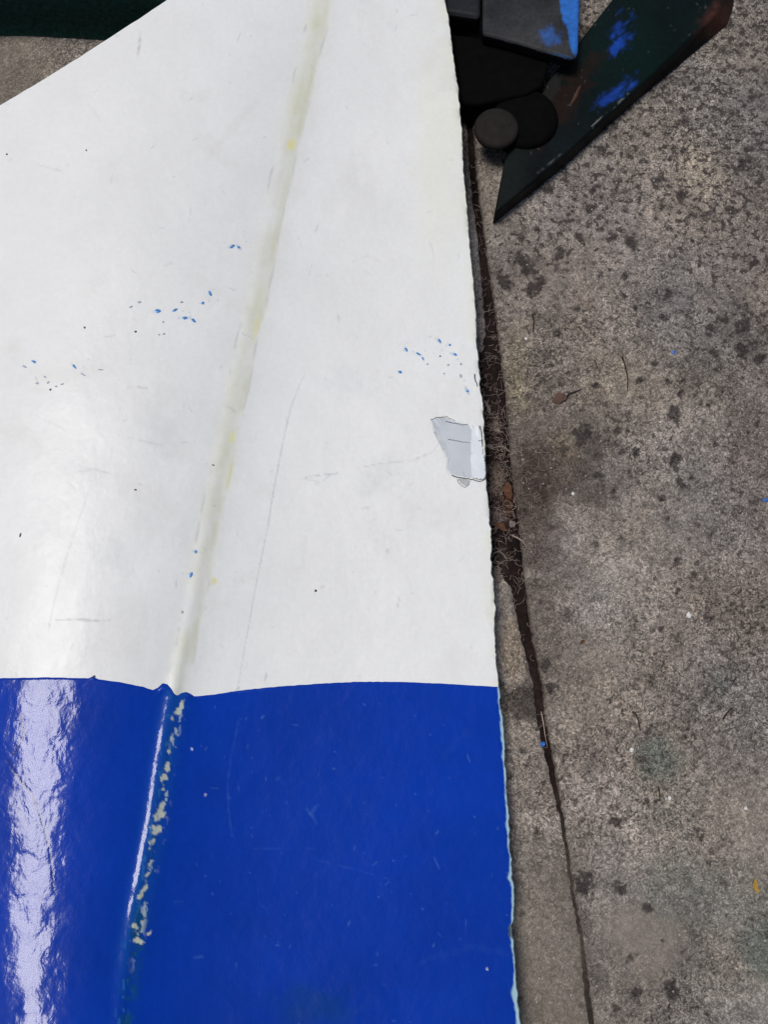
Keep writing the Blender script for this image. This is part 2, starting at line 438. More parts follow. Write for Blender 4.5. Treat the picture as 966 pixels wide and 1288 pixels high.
for (cx, cy, rx, ry, cc, a) in [(626, 603, 9, 20, (0.20, 0.15, 0.10), .8), (626, 650, 12, 9, (0.17, 0.13, 0.115), .7), (624, 535, 7, 6, (0.24, 0.19, 0.16), .7), (628, 710, 10, 24, (0.13, 0.105, 0.09), .7), (640, 632, 6, 16, (0.14, 0.06, 0.03), .7)]:
    c = mix(c, cc, blob(PX, PY, cx, cy, rx, ry, 0, .6, .5, 74, ns=4) * a)
c = mix(c, (0.12, 0.10, 0.083), sm(980, 1080, PY) * .8)
put_col(me, c)
o = link('soil', me, M_dirt); o['kind'] = 'stuff'; o['label'] = 'dark crumbly soil packed into the joint between two concrete slabs'

# ------------------------------------------------------------------ thin fibres
def tube_bm(bm, pts, r0, r1=None, n=4):
    r1 = r0 if r1 is None else r1
    rings = []
    for i, p in enumerate(pts):
        a = pts[max(i - 1, 0)]; c_ = pts[min(i + 1, len(pts) - 1)]
        t = (c_ - a).normalized(); s = t.cross(Vector((0, 0, 1)))
        if s.length < 1e-4: s = Vector((1, 0, 0))
        s.normalize(); u = s.cross(t)
        r = r0 + (r1 - r0) * i / (len(pts) - 1)
        rings.append([bm.verts.new(p + (s * math.cos(k / n * 6.283) + u * math.sin(k / n * 6.283)) * r) for k in range(n)])
    for A, B in zip(rings[:-1], rings[1:]):
        for k in range(n):
            f = bm.faces.new((A[k], A[(k + 1) % n], B[(k + 1) % n], B[k])); f.smooth = True
    bm.faces.new(rings[0][::-1]); bm.faces.new(rings[-1])

def curl(px, py, z, L, ang, bend, r):
    """curled fibre lying at a photo pixel"""
    p0 = Vector(at(px, py, z)); pts = []; a = ang; p = p0.copy(); n = 6
    for i in range(n + 1):
        pts.append(p + Vector((0, 0, 0.0006 * math.sin(i * 1.3 + px))))
        p = p + Vector((math.cos(a), math.sin(a), 0)) * (L / n); a += bend / n
    return pts

bm = bmesh.new()
for i in range(520):
    t = random.random()
    py = 395 + 385 * (0.5 * t + 0.5 * random.random()) if random.random() < .8 else random.uniform(200, 940)
    xl, xr = np.interp(py, pys, XL), np.interp(py, pys, XR)
    px = random.uniform(xl, xr - 3)
    hp = float(sm(380, 470, py) * (1 - sm(700, 780, py)))
    z = -0.0045 + hp * 0.0055
    L = abs(random.gauss(0.0045, 0.0025)) + 0.002
    tube_bm(bm, curl(px, py, z + random.uniform(-.0005, .0015), L, random.uniform(0, 6.3), random.gauss(0, 2.2), random.uniform(.00013, .00028)), random.uniform(.00014, .0003), .0001)
for (cx, cy, sx, sy, n_) in [(626, 604, 5, 9, 130), (622, 650, 7, 8, 130), (624, 534, 6, 5, 50), (622, 718, 6, 14, 90), (632, 565, 6, 6, 40)]:
    for i in range(n_):
        px, py = random.gauss(cx, sx), random.gauss(cy, sy)
        if px > np.interp(py, JR[:, 1], JR[:, 0]) - 4: continue
        tube_bm(bm, curl(px, py, 0.0015 + random.uniform(-.001, .0012), random.uniform(.0015, .006), random.uniform(0, 6.3), random.gauss(0, 2), 0), random.uniform(.00016, .0004), .0001)
for i in range(240):
    px, py = 648 + abs(random.gauss(0, 34)), random.gauss(610, 60)
    if px < np.interp(py, JR[:, 1], JR[:, 0]) + 3: continue
    tube_bm(bm, curl(px, py, 0.0012, random.uniform(.002, .009), random.uniform(0, 6.3), random.gauss(0, 1.8), 0), random.uniform(.00016, .00036), .0001)
me = bpy.data.meshes.new('plant_fibres'); bm.to_mesh(me); bm.free()
o = link('plant_fibres', me, M_fibre); o['kind'] = 'stuff'; o['label'] = 'dry curled plant fibres scattered over the soil in the joint'

# ------------------------------------------------------------------ panel
CR = np.array([(-160, 428), (33, 398), (163, 367), (260, 345), (390, 321), (420, 312), (527, 291), (634, 268), (723, 252), (770, 242), (830, 230), (870, 221), (900, 215), (960, 205), (1040, 193), (1100, 181), (1170, 167), (1220, 159), (1288, 152), (1460, 140)], float)
_k = np.ones(41) / 41
_yy = np.arange(-260, 1560); _cc = np.interp(_yy, CR[:, 0], CR[:, 1]); _cc = np.convolve(np.pad(_cc, 20, 'edge'), _k, 'valid')
_ks = np.ones(161) / 161
def _smooth(xs, vs):
    t = np.interp(_yy, xs, vs); pad = np.concatenate([t[0] + (t[1] - t[0]) * np.arange(-80, 0), t, t[-1] + (t[-1] - t[-2]) * np.arange(1, 81)])
    return np.convolve(pad, _ks, 'valid')
_kl = _smooth([-200, 0, 500, 860, 1050, 1250, 1400], [0.75, 0.8, 0.95, 1.05, 1.03, 0.97, 0.9])
_base = _smooth([-260, 0, 400, 860, 950, 1050, 1150, 1250, 1350, 1560], [68, 66, 62, 60, 62, 66, 72, 80, 90, 112])
_crest = _smooth([-260, 0, 500, 860, 1050, 1250, 1400], [270, 260, 220, 180, 160, 122, 104])
crease = lambda py: np.interp(py, _yy, _cc)
ER = np.array([(-160, 548), (0, 560), (50, 567), (110, 575), (165, 580), (230, 584), (300, 590), (370, 597), (430, 600), (460, 602), (480, 603.5), (520, 607), (580, 611), (605, 612.5), (680, 616.5), (760, 621), (840, 626), (866, 628), (940, 634), (1000, 637.5), (1040, 639.5), (1090, 644), (1104, 643.5), (1110, 646), (1160, 646.5), (1166, 643), (1176, 643), (1184, 646), (1240, 650), (1288, 652), (1460, 663)], float)
BD = np.array([(-260, 853), (0, 853), (60, 852), (111, 853), (116, 850.5), (122, 854), (150, 858), (180, 864), (192, 868), (198, 865), (204, 859.5), (210, 860.5), (215, 866), (219, 873), (223, 875), (228, 871.5), (234, 870), (240, 873), (244, 876), (270, 873.5), (300, 868.5), (350, 863.5), (400, 860), (450, 857.5), (500, 857.5), (560, 860), (628, 864), (700, 868)], float)
def right_edge(py):
    r = np.interp(py, ER[:, 0], ER[:, 1])
    return r + (vnoise(py * 0, py, 9, 81) - .5) * np.interp(py, [0, 420, 480, 1600], [0.9, 1.1, 2.0, 2.4]) + (vnoise(py * 0, py, 3.5, 82) - .5) * 1.2 + (vnoise(py * 0, py, 40, 83) - .5) * 2.5
def left_edge(py):
    a = 210 - 1.59 * py + 10 * np.sin(np.clip(py, -50, 140) / 140 * 3.14) * 0.35 + (vnoise(py * 0, py, 6, 84) - .5) * 1.2
    return np.maximum(-150, a)
PEEL = [(542, 527), (552, 525), (562, 524), (570, 529), (580, 531), (590, 533), (600, 536), (625, 536), (625, 604), (600, 604), (594, 602), (586, 601), (578, 600), (568, 598), (562, 590), (563, 580), (558, 566), (553, 556), (546, 542)]
def peeled(px, py):
    m = np.zeros(np.shape(px)); k = (px > 535) & (px < 630) & (py > 518) & (py < 612)
    if not np.any(k): return m
    x, y = np.asarray(px)[k], np.asarray(py)[k]
    x = x + 2.2 * (vnoise(x, y, 5, 171) - .5); y = y + 2.2 * (vnoise(x, y, 5, 172) - .5)
    ins = np.zeros(x.shape, bool); n = len(PEEL)
    for i in range(n):
        (x0, y0), (x1, y1) = PEEL[i], PEEL[(i + 1) % n]
        c = ((y0 > y) != (y1 > y)) & (x < (x1 - x0) * (y - y0) / (y1 - y0 + 1e-9) + x0); ins ^= c
    d, _ = segd(x, y, PEEL + PEEL[:1])
    m[k] = np.where(ins, sm(-0.6, 0.9, d), 0)
    return m
def ZP(px, py):
    """height of the panel's upper face at a photo pixel (metres)"""
    c = crease(py); d = px - c
    k = np.interp(py, [-200, 0, 500, 850, 1500], [0.75, 0.8, 0.95, 1.0, 1.05])
    kl = np.interp(py, _yy, _kl)
    # slope (mm per pixel): the left swell crests 160 px left of the seam, falls through it and levels out to the right
    dl = np.clip(-d, 0, 300)
    D_ = np.interp(py, _yy, _crest)
    zl = 0.22 * (dl - dl * dl / (2 * D_)) - 0.22 * (300 / D_ - 1) * np.clip(-d - 300, 0, None)
    dr = np.clip(d, 0, None)
    zr = -0.20 * 100 * (1 - np.exp(-dr / 100)) - np.interp(py, [0, 600, 900, 1500], [0.01, 0.02, 0.035, 0.045]) * dr
    z = np.where(d < 0, zl * kl, zr * k)
    # rounded root of the fold
    # double shouldered seam bead
    bh = np.interp(py, [-200, 300, 600, 800, 880, 1120, 1220, 1400], [0.3, 0.38, 0.62, 1.3, 2.25, 2.2, 1.3, 0.7])
    wob = 1 + 0.25 * (vnoise(py * 1.0, py * 0, 14, 85) - .5)
    z = z + bh * wob * (np.exp(-((d + 3) / 9.2) ** 2) + 0.25 * np.exp(-((d - 13) / 10.0) ** 2))
    base = np.interp(py, _yy, _base)
    e = np.interp(py, ER[:, 0], ER[:, 1]) - px
    z = z + base - 0.25 * np.exp(-np.clip(e, 0, None) / 3.0)
    z = z - 0.75 * peeled(px, py)
    z = z + 1.6 * (fbm(px, py, 160, 86, 2) - .5) + 0.35 * (vnoise(px, py, 34, 87) - .5)
    return z / 1000.0

NC = 560
uu = np.linspace(0, 1, NC)
def sheet(rows, f):
    """rows: nominal pixel rows; returns pixel grids that follow the paint line"""
    PY = rows[:, None] + np.zeros(NC)[None, :]
    xl, xr = left_edge(rows), right_edge(rows)
    PX = xl[:, None] + (xr - xl)[:, None] * uu[None, :]
    bd = np.interp(PX, BD[:, 0], BD[:, 1]) + 0.5 * (vnoise(PX, PX * 0, 5, 88) - .5)
    PY = PY + (bd - 862) * f(rows)[:, None]
    return PX, PY
rw = np.concatenate([np.arange(-118, 800, 1.9), np.arange(800, 862, 1.24), [862.0]])
rbv = np.concatenate([[862.0], 862 + np.arange(1.2, 60, 1.2), np.arange(862 + 61, 1450, 1.9)])
WX, WY = sheet(rw, lambda v: sm(740, 862, v))
BX, BY = sheet(rbv, lambda v: 1 - sm(862, 960, v))

panel = thing('moulded_panel', 'white and blue painted moulded panel with a raised seam, propped above the concrete', 'panel', tuple(at(450, 700, 0.0)))

FLB = [(198, 391, 4, 2.6, .1), (220, 390, 4.5, 1.8, -.5), (232, 400, 4, 2.4, .1), (243, 403, 3.6, 2.4, .7), (264, 369, 4.2, 2.2, 1.1), (255, 381, 2.2, 2.2, 0), (42, 455, 3.4, 1.6, .5), (93, 461, 4.2, 1.6, .9), (511, 440, 2.8, 2, 1), (526, 445, 3.8, 1.6, .6), (532, 451, 2.6, 1.2, 1.2),
       (553, 429, 3.4, 2.2, .9), (566, 434, 2, 1.7, 0), (573, 446, 2.6, 1.8, .5), (503, 468, 3, 2.2, .2), (588, 492, 2.8, 1.6, .1), (246, 694, 2.2, 2.6, 0), (240, 723, 2.2, 3.8, .2), (292, 310, 4, 1.8, -.6), (300, 311, 2.2, 1.6, .3)]
# --- white paint with its marks
px, py = WX, WY
col = np.ones(px.shape + (3,)) * np.array((0.82, 0.82, 0.80))
d = px - crease(py)
n1 = fbm(px, py, 60, 91, 4); n2 = fbm(px, py * 0.25, 10, 92, 3)
col *= (1 - 0.05 * (n1 - .3))[..., None]
bead = np.exp(-((d + 0) / 13) ** 2)
yl = bead * np.clip(0.35 + 1.3 * (fbm(px, py, 30, 93, 3) - .35), 0, 1)
col = mix(col, (0.68, 0.68, 0.50), yl * 0.8)
col = mix(col, (0.62, 0.61, 0.42), np.exp(-((d - 9 - 3 * (n2 - .5)) / 3.5) ** 2) * sm(.35, .75, fbm(px, py, 50, 94, 4)) * 0.6)
col = mix(col, (0.42, 0.44, 0.42), np.exp(-((d - 13 - 5 * (n2 - .5)) / 1.6) ** 2) * sm(.4, .75, fbm(px, py, 46, 95, 4)) * 0.5)
col = mix(col, (0.48, 0.50, 0.50), np.exp(-((d + 13 - 4 * (n2 - .5)) / 1.4) ** 2) * sm(.55, .7, fbm(px, py, 18, 96, 3)) * 0.5)
for (cx, cy, rx, ry, a) in [(366, 182, 4, 7, .8), (292, 550, 3, 7, .7), (269, 731, 3, 4, .8), (288, 600, 3, 18, .4), (322, 410, 4, 16, .35)]:
    col = mix(col, (0.78, 0.74, 0.28), blob(px, py, cx, cy, rx, ry, .2, .4, .5, 97) * a)
e = np.interp(py, ER[:, 0], ER[:, 1]) - px
col = mix(col, (0.76, 0.78, 0.60), np.exp(-np.clip(e, 0, None) / 9) * sm(.35, .6, fbm(px, py, 40, 98, 3)) * 0.6)
col = mix(col, (0.80, 0.80, 0.68), blob(px, py, 552, 200, 28, 130, 0, .5, .8, 99) * 0.55)
col = mix(col, (0.45, 0.46, 0.42), np.exp(-np.clip(e, 0, None) / 2.0) * sm(.5, .7, fbm(px, py, 14, 100, 3)) * 0.8)
for i in range(46):
    r_ = np.random.RandomState(300 + i)
    col = mix(col, (0.64, 0.63, 0.57), blob(px, py, r_.uniform(-20, 620), r_.uniform(0, 850), r_.uniform(8, 50), r_.uniform(5, 22), r_.uniform(0, 3), 1.0, .7, 103, ns=9) * r_.uniform(.06, .2))
SC = [([(176, 40), (175, 56), (173, 74)], 2.2, .55), ([(165, 338), (172, 346)], 1.6, .3), ([(172, 487), (185, 488)], 1.8, .35), ([(70, 780), (98, 779), (120, 781), (140, 780)], 1.9, .5),
      ([(112, 615), (98, 655), (82, 705), (66, 762), (60, 795)], 2.0, .22), 
      ([(378, 603), (400, 598), (427, 595)], 2.0, .45), ([(455, 588), (480, 583), (520, 579), (545, 568), (553, 556)], 1.3, .32), ([(502, 750), (500, 764)], 2.6, .42), ([(486, 690), (489, 696)], 2.4, .35),
      ([(425, 395), (426, 408)], 3.0, .25), ([(95, 594), (118, 590), (140, 596)], 2.2, .25), ([(392, 332), (389, 346)], 1.3, .3), ([(402, 278), (396, 292)], 1.2, .3), ([(237, 510), (241, 518)], 2, .3),
      ([(160, 550), (185, 556), (205, 560)], 1.6, .2), ([(228, 556), (240, 558)], 1.4, .25), ([(336, 845), (333, 856)], 1.2, .5), ([(296, 868), (302, 864)], 1.4, .6), ([(40, 520), (90, 545)], 2, .12),
      ([(45, 207), (80, 216)], 1.4, .22), ([(240, 262), (238, 280)], 1.8, .22), ([(130, 424), (145, 422)], 1.5, .25), ([(440, 330), (462, 322), (480, 330)], 1.3, .16), ([(20, 860), (20, 842)], 1.2, .25),
      ([(455, 640), (470, 636)], 1.6, .22), ([(300, 664), (299, 672)], 2.2, .35), ([(540, 300), (548, 330)], 1.4, .15), ([(110, 130), (125, 150)], 1.4, .14), ([(92, 810), (88, 818)], 1.6, .3)]
for pts, wd, a in SC:
    col = mix(col, (0.36, 0.37, 0.38), stroke(px, py, pts, wd * .85, rough=1.0) * a * sm(.12, .5, fbm(px, py, 7, 102, 3)))
col = mix(col, (0.42, 0.43, 0.44), stroke(px, py, [(384, 468), (375, 488), (366, 512), (358, 545), (352, 575), (343, 622), (337, 660), (331, 690), (320, 745), (314, 780), (308, 812), (298, 868)], 0.8, rough=.8) * (.25 + .35 * fbm(px, py, 20, 104, 2)))
for i, (cx, cy, rx, ry, an) in enumerate(FLB):      # thin smears rubbed out from each fleck
    r_ = np.random.RandomState(500 + i); a_ = an + r_.normal(0, .35); L = r_.uniform(3, 9)
    col = mix(col, (0.22, 0.40, 0.62), stroke(px, py, [(cx - L * math.cos(a_), cy - L * math.sin(a_)), (cx + L * .7 * math.cos(a_), cy + L * .7 * math.sin(a_))], r_.uniform(1.0, 2.2), rough=1.2) * r_.uniform(.2, .6))
    for q in range(3):
        dx, dy = r_.normal(0, 9), r_.normal(0, 6)
        col = mix(col, (0.25, 0.42, 0.64), blob(px, py, cx + dx, cy + dy, r_.uniform(.8, 1.8), r_.uniform(.6, 1.0), r_.uniform(0, 3)) * r_.uniform(.15, .6))
r3 = np.random.RandomState(17)
for i in range(150):
    cx, cy = r3.uniform(-20, 600), r3.uniform(0, 850); an = r3.uniform(0, 3.14); L = r3.exponential(4) + 1.2
    col = mix(col, (0.38, 0.39, 0.40), stroke(px, py, [(cx, cy), (cx + L * math.cos(an), cy + L * math.sin(an))], r3.uniform(.7, 1.4)) * r3.uniform(.08, .34))
for (cx, cy) in [(95, 595), (130, 690), (430, 480), (200, 545), (480, 600), (60, 650)]:
    col = mix(col, (0.60, 0.61, 0.61), blob(px, py, cx, cy, 30, 18, r3.uniform(0, 3), .8, .6, 101, ns=7) * 0.22)
Pw = at(px, py, ZP(px, py))
me = mesh_grid('white_section', Pw); put_col(me, col)
me.flip_normals()
white = link('white_section', me, M_white, panel)

# --- blue paint with its marks
px, py = BX, BY
col = np.ones(px.shape + (3,)) * np.array((0.0015, 0.038, 0.36))
col *= (1 + 0.25 * (fbm(px, py, 90, 111, 4) - .5))[..., None]
d = px - crease(py)
col = mix(col, (0.006, 0.075, 0.36), np.exp(-(d / 15) ** 2) * (1 - sm(1150, 1300, py)) * 0.8)
col = mix(col, (0.006, 0.08, 0.16), np.exp(-((d - 6) / 9) ** 2) * sm(1080, 1180, py) * sm(.4, .6, fbm(px, py, 16, 112, 3)) * 0.8)
for (cx, cy, rx, ry, an) in [(224, 893, 3.2, 10, .3), (215, 928, 1.6, 5, .1), (212, 945, 2, 2, 0), (210, 964, 3.5, 4, 0), (206, 978, 3, 4.5, 0), (205, 993, 1.5, 1.5, 0), (205, 1012, 2.5, 7, .3), (200, 1026, 4, 7, .5), (196, 1044, 6.5, 5, 0.2), (190, 1060, 3, 7, 0.1),
                             (189, 1085, 1.5, 4, .5), (185, 1100, 1.2, 4, .5), (181, 1118, 2.6, 6, .2), (176, 1128, 2.2, 4, .4), (169, 1165, 5, 3, -.1), (173, 1183, 7, 2.4, -.1), (187, 1174, 1.5, 3, .5)]:
    m = blob(px, py, cx, cy, rx * 1.1, ry * 1.15, an + .3, .95, .2, 113, ns=4)
    col = mix(col, (0.62, 0.66, 0.52), m * 0.92)
wear = np.exp(-((d - 9) / 5.0) ** 2) * sm(.64, .70, fbm(px * 1.3, py * .7, 7, 118, 3)) * sm(868, 885, py) * (1 - sm(1170, 1240, py))
col = mix(col, (0.50, 0.60, 0.60), wear * .8)
wear = np.exp(-((d + 1) / 8.0) ** 2) * sm(.62, .68, fbm(px * 1.2, py * .5, 6, 119, 3)) * sm(868, 885, py)
col = mix(col, (0.02, 0.14, 0.40), wear * .8)
e = np.interp(py, ER[:, 0], ER[:, 1]) - px
ew = 2.0 + 4.5 * np.clip(fbm(py, py * 0, 14, 114, 3) - .38, 0, 1) + 5 * np.exp(-((py - 1252) / 12) ** 2) + 3 * np.exp(-((py - 1105) / 5) ** 2)
col = mix(col, (0.38, 0.58, 0.66), (1 - sm(ew * .6, ew * 1.05, e)))
col = mix(col, (0.03, 0.05, 0.08), blob(px, py, 643, 1171, 3.5, 8, 0, .3, .3, 115) * .9)
lightblue = (0.06, 0.16, 0.50)
for pts, wd, a in [([(300, 905), (291, 950), (286, 985), (287, 1020), (292, 1055), (299, 1066), (340, 1068), (400, 1066)], 1.0, .35), ([(400, 1082), (440, 1092), (490, 1106)], 1.0, .25), ([(386, 1018), (392, 1026), (398, 1036)], 1.6, .5), ([(400, 1012), (390, 1024)], 1.6, .5),
                   ([(341, 985), (350, 978)], 1.4, .45), ([(300, 990), (300, 996)], 1.2, .5), ([(266, 992), (275, 991)], 1.0, .5), ([(297, 1212), (296, 1222)], 1.5, .7), ([(243, 1205), (254, 1203)], 1.3, .6), ([(218, 1135), (230, 1134)], 1.2, .3), ([(330, 1140), (338, 1146)], 1.2, .3),
                   ([(520, 1210), (600, 1190), (640, 1200)], 5, .10), ([(560, 950), (590, 920)], 6, .08), ([(300, 870), (330, 866)], 2, .3), ([(430, 1280), (470, 1260)], 8, .08)]:
    col = mix(col, lightblue, stroke(px, py, pts, wd, rough=1.2, taper=False) * a * 0.5 * sm(.3, .55, fbm(px, py, 14, 117, 2)))
for i in range(110):
    cx, cy = r3.uniform(230, 640), r3.uniform(880, 1288); an = r3.uniform(0, 3.14); L = r3.exponential(3) + .6
    col = mix(col, (0.10, 0.22, 0.55), stroke(px, py, [(cx, cy), (cx + L * math.cos(an), cy + L * math.sin(an))], r3.uniform(.6, 1.1)) * r3.uniform(.08, .4))
for (cx, cy) in [(241, 942), (613, 1219), (258, 1000)]:
    col = mix(col, (0.6, 0.65, 0.8), blob(px, py, cx, cy, 1.6, 1.6) * .9)
for pts, wd in [([(8, 955), (22, 978), (38, 998), (48, 1020), (58, 1050), (64, 1085), (67, 1120)], 1.2), ([(25, 900), (30, 925), (16, 950)], 1.4)]:
    col = mix(col, (0.002, 0.012, 0.09), stroke(px, py, pts, wd, taper=False) * .8)
col = mix(col, (0.004, 0.05, 0.12), blob(px, py, 395, 1265, 40, 22, 0, .6, .7, 116) * .35)
bdl = np.interp(px, BD[:, 0], BD[:, 1])
zb = ZP(px, py) + 0.00035 * sm(0, 2.5, py - bdl) + 0.0012 * np.exp(-((py - bdl - 6) / 6.0) ** 2) * (np.exp(-((px - 206) / 8) ** 2) + .8 * np.exp(-((px - 233) / 7) ** 2)) * sm(0, 3, py - bdl)
# thick hand-brushed coat: lumps and sags about a centimetre apart
zb = zb + 0.00020 * (fbm(px, py * .75, 17, 125, 2) - .5) * (1 - 0.6 * sm(230, 330, px)) * (0.55 + 0.6 * sm(900, 1220, py))
# scratch cut into the paint
dsc, _ = segd(px, py, [(8, 955), (22, 978), (38, 998), (48, 1020), (58, 1050), (64, 1085), (67, 1120)])
zb = zb - 0.00006 * np.exp(-(dsc / 1.6) ** 2)
dsc, _ = segd(px, py, [(24, 1005 + 30), (14, 1032), (20, 1046), (30, 1045), (36, 1034), (28, 1026)])
zb = zb - 0.00003 * np.exp(-(dsc / 2.0) ** 2)
zb = zb + 0.00006 * np.exp(-(np.hypot(px - 48, py - 1122) / 8) ** 4)
Pb = at(px, py, zb)
me = mesh_grid('blue_section', Pb); put_col(me, col); me.flip_normals()
blue = link('blue_section', me, M_blue, panel)

# --- cut edge and underside give the panel its thickness
def rim(edge, inward, name, colfun):
    n = len(edge); K = 5
    P = np.zeros((n, K, 3))
    for k in range(K):
        a = k / (K - 1) * math.pi / 2
        P[:, k] = edge - np.array((0, 0, 0.0)) + inward * 0
        P[:, k, 2] -= 0.0042 * k / (K - 1)
        P[:, k] -= inward * (0.0010 * math.sin(k / (K - 1) * math.pi))[..., None] if False else inward * (0.0009 * math.sin(k / (K - 1) * math.pi))
    me = mesh_grid(name, P); put_col(me, colfun(P)); return link(name, me, M_white, panel)
Eright = np.concatenate([Pw[:, -1], Pb[1:, -1]])
def edgecol(P):
    px, py = proj(P)
    c = np.ones(px.shape + (3,)) * np.array((0.55, 0.56, 0.47)) * (0.45 + 0.9 * fbm(py, px, 20, 121, 3))[..., None]
    return mix(c, (0.38, 0.56, 0.62), sm(860, 880, py) * .85)
rim(Eright, np.array((-1, 0, 0)), 'cut_edge', edgecol)
Eleft = np.concatenate([Pw[:, 0], Pb[1:, 0]])
def edgecol2(P):
    px, py = proj(P)
    return np.ones(px.shape + (3,)) * np.array((0.60, 0.50, 0.47))
rim(Eleft, np.array((0.7, -0.7, 0)), 'cut_edge', edgecol2)
U = np.concatenate([Pw[::6, ::14], Pb[4::6, ::14]]).copy()
lastc = np.concatenate([Pw[::6, -1:], Pb[4::6, -1:]]); U = np.concatenate([U, lastc], 1)
U[..., 2] -= 0.0042
link('underside', mesh_grid('underside', U), M_under, panel)

# --- small raised pieces on the panel
def on_panel(px, py, lift):
    return at(px, py, ZP(np.asarray(px, float), np.asarray(py, float)) + lift)

def patch(name, outline, mat, lift, thick, parent, rag=0.6, seed=0):
    """thin sheet of paint following the panel, with its own edge thickness"""
    pts = []
    n = len(outline)
    for i in range(n):
        (x0, y0), (x1, y1) = outline[i], outline[(i + 1) % n]
        L = max(1, int(math.hypot(x1 - x0, y1 - y0) / 2.0))
        for k in range(L):
            t = k / L; pts.append((x0 + (x1 - x0) * t, y0 + (y1 - y0) * t))
    pts = np.array(pts)
    r = np.random.RandomState(seed); pts = pts.mean(0) + (pts - pts.mean(0)) * 0.97; pts = pts + r.normal(0, rag * .4, pts.shape)
    cx, cy = pts.mean(0)
    bm = bmesh.new(); rings = []
    for s in (1.0, 0.66, 0.33):
        q = np.array((cx, cy)) + (pts - (cx, cy)) * s
        W = on_panel(q[:, 0], q[:, 1], lift(q[:, 0], q[:, 1]) if callable(lift) else lift)
        rings.append([bm.verts.new(p) for p in W])
    W = on_panel(pts[:, 0], pts[:, 1], (lift(pts[:, 0], pts[:, 1]) if callable(lift) else lift) - thick)
    low = [bm.verts.new(p) for p in W]
    m = len(pts)
    for A, B in ((low, rings[0]), (rings[0], rings[1]), (rings[1], rings[2])):
        for k in range(m):
            bm.faces.new((A[k], A[(k + 1) % m], B[(k + 1) % m], B[k]))
    ctr = bm.verts.new(on_panel(cx, cy, float(np.mean(lift(np.array([cx]), np.array([cy])))) if callable(lift) else lift))
    for k in range(m): bm.faces.new((rings[2][k], rings[2][(k + 1) % m], ctr))
    bmesh.ops.recalc_face_normals(bm, faces=bm.faces)
    me = bpy.data.meshes.new(name); bm.to_mesh(me); bm.free()
    return link(name, me, mat, parent)

def line_on_panel(name, pts, r, mat, parent, lift=0.0003, r1=None):
    bm = bmesh.new(); q = []
    for (x0, y0), (x1, y1) in zip(pts[:-1], pts[1:]):
        for k in range(6):
            t = k / 6; q.append((x0 + (x1 - x0) * t, y0 + (y1 - y0) * t))
    q.append(pts[-1]); q = np.array(q, float)
    q = q + np.random.RandomState(int(pts[0][0])).normal(0, .3, q.shape)
    W = on_panel(q[:, 0], q[:, 1], lift)
    tube_bm(bm, [Vector(p) for p in W], r, r1 if r1 else r * .6, 5)
    me = bpy.data.meshes.new(name); bm.to_mesh(me); bm.free()
    return link(name, me, mat, parent)

pp = panel
ex = patch('exposed_patch', [(542, 527), (552, 525), (562, 524), (570, 529), (580, 531), (590, 533), (594, 540), (593, 560), (593, 580), (594, 602), (586, 601), (578, 600), (568, 598), (562, 590), (563, 580), (558, 566), (553, 556), (546, 542)], M_expose, 0.00025, 0.0003, pp, rag=0.8, seed=1)
ex['label'] = 'grey primer bared where the white paint peeled off'
fl = patch('loose_flake', [(594, 533), (602, 536), (606, 540), (607, 560), (608, 570), (611, 590), (611, 600), (608, 604), (600, 603), (594, 601), (592, 580), (594, 555)], M_flake, lambda x, y: 0.0007 + 0.0016 * np.clip((x - 592) / 18, 0, 1) + 0.0010 * np.clip((y - 585) / 18, 0, 1), 0.0005, pp, rag=1.8, seed=2)
st_ = patch('stain_ring', [(575, 602), (583, 602), (590, 603), (591, 608), (587, 612), (581, 609)], M_stain, 0.0003, 0.0004, pp, seed=3)
# the parts were built in world space under a moved parent: cracks and dark rim-shadow lines are sub-parts of the patch
def sub(o, parent):
    o.parent = parent
for pts, r in [([(561, 530), (570, 532), (580, 534), (589, 534)], .00045), ([(564, 553), (578, 555), (591, 557)], .0004), ([(568, 598), (578, 601), (588, 602), (598, 604), (604, 606), (611, 603)], .0006), ([(542, 528), (550, 525), (562, 524), (572, 529)], .0003), ([(546, 543), (552, 555), (558, 568)], .00022), ([(575, 603), (579, 610), (585, 613), (590, 609), (591, 604)], .0003)]:  # lines along the rim are drawn-in shadow of the paint lip, others cracks
    sub(line_on_panel('crack', pts, r * .75, M_crack, pp, lift=0.0003), ex)
for pts, r in [([(604, 536), (606, 548), (607, 560)], .0005), ([(606, 553), (602, 555)], .0004), ([(609, 592), (611, 602)], .0004)]:
    sub(line_on_panel('crack', pts, r, M_crack, pp, lift=0.0017), fl)
line_on_panel('edge_chip', [(597, 470), (598, 478), (601, 486)], .0006, M_crack, pp, lift=0.0002)

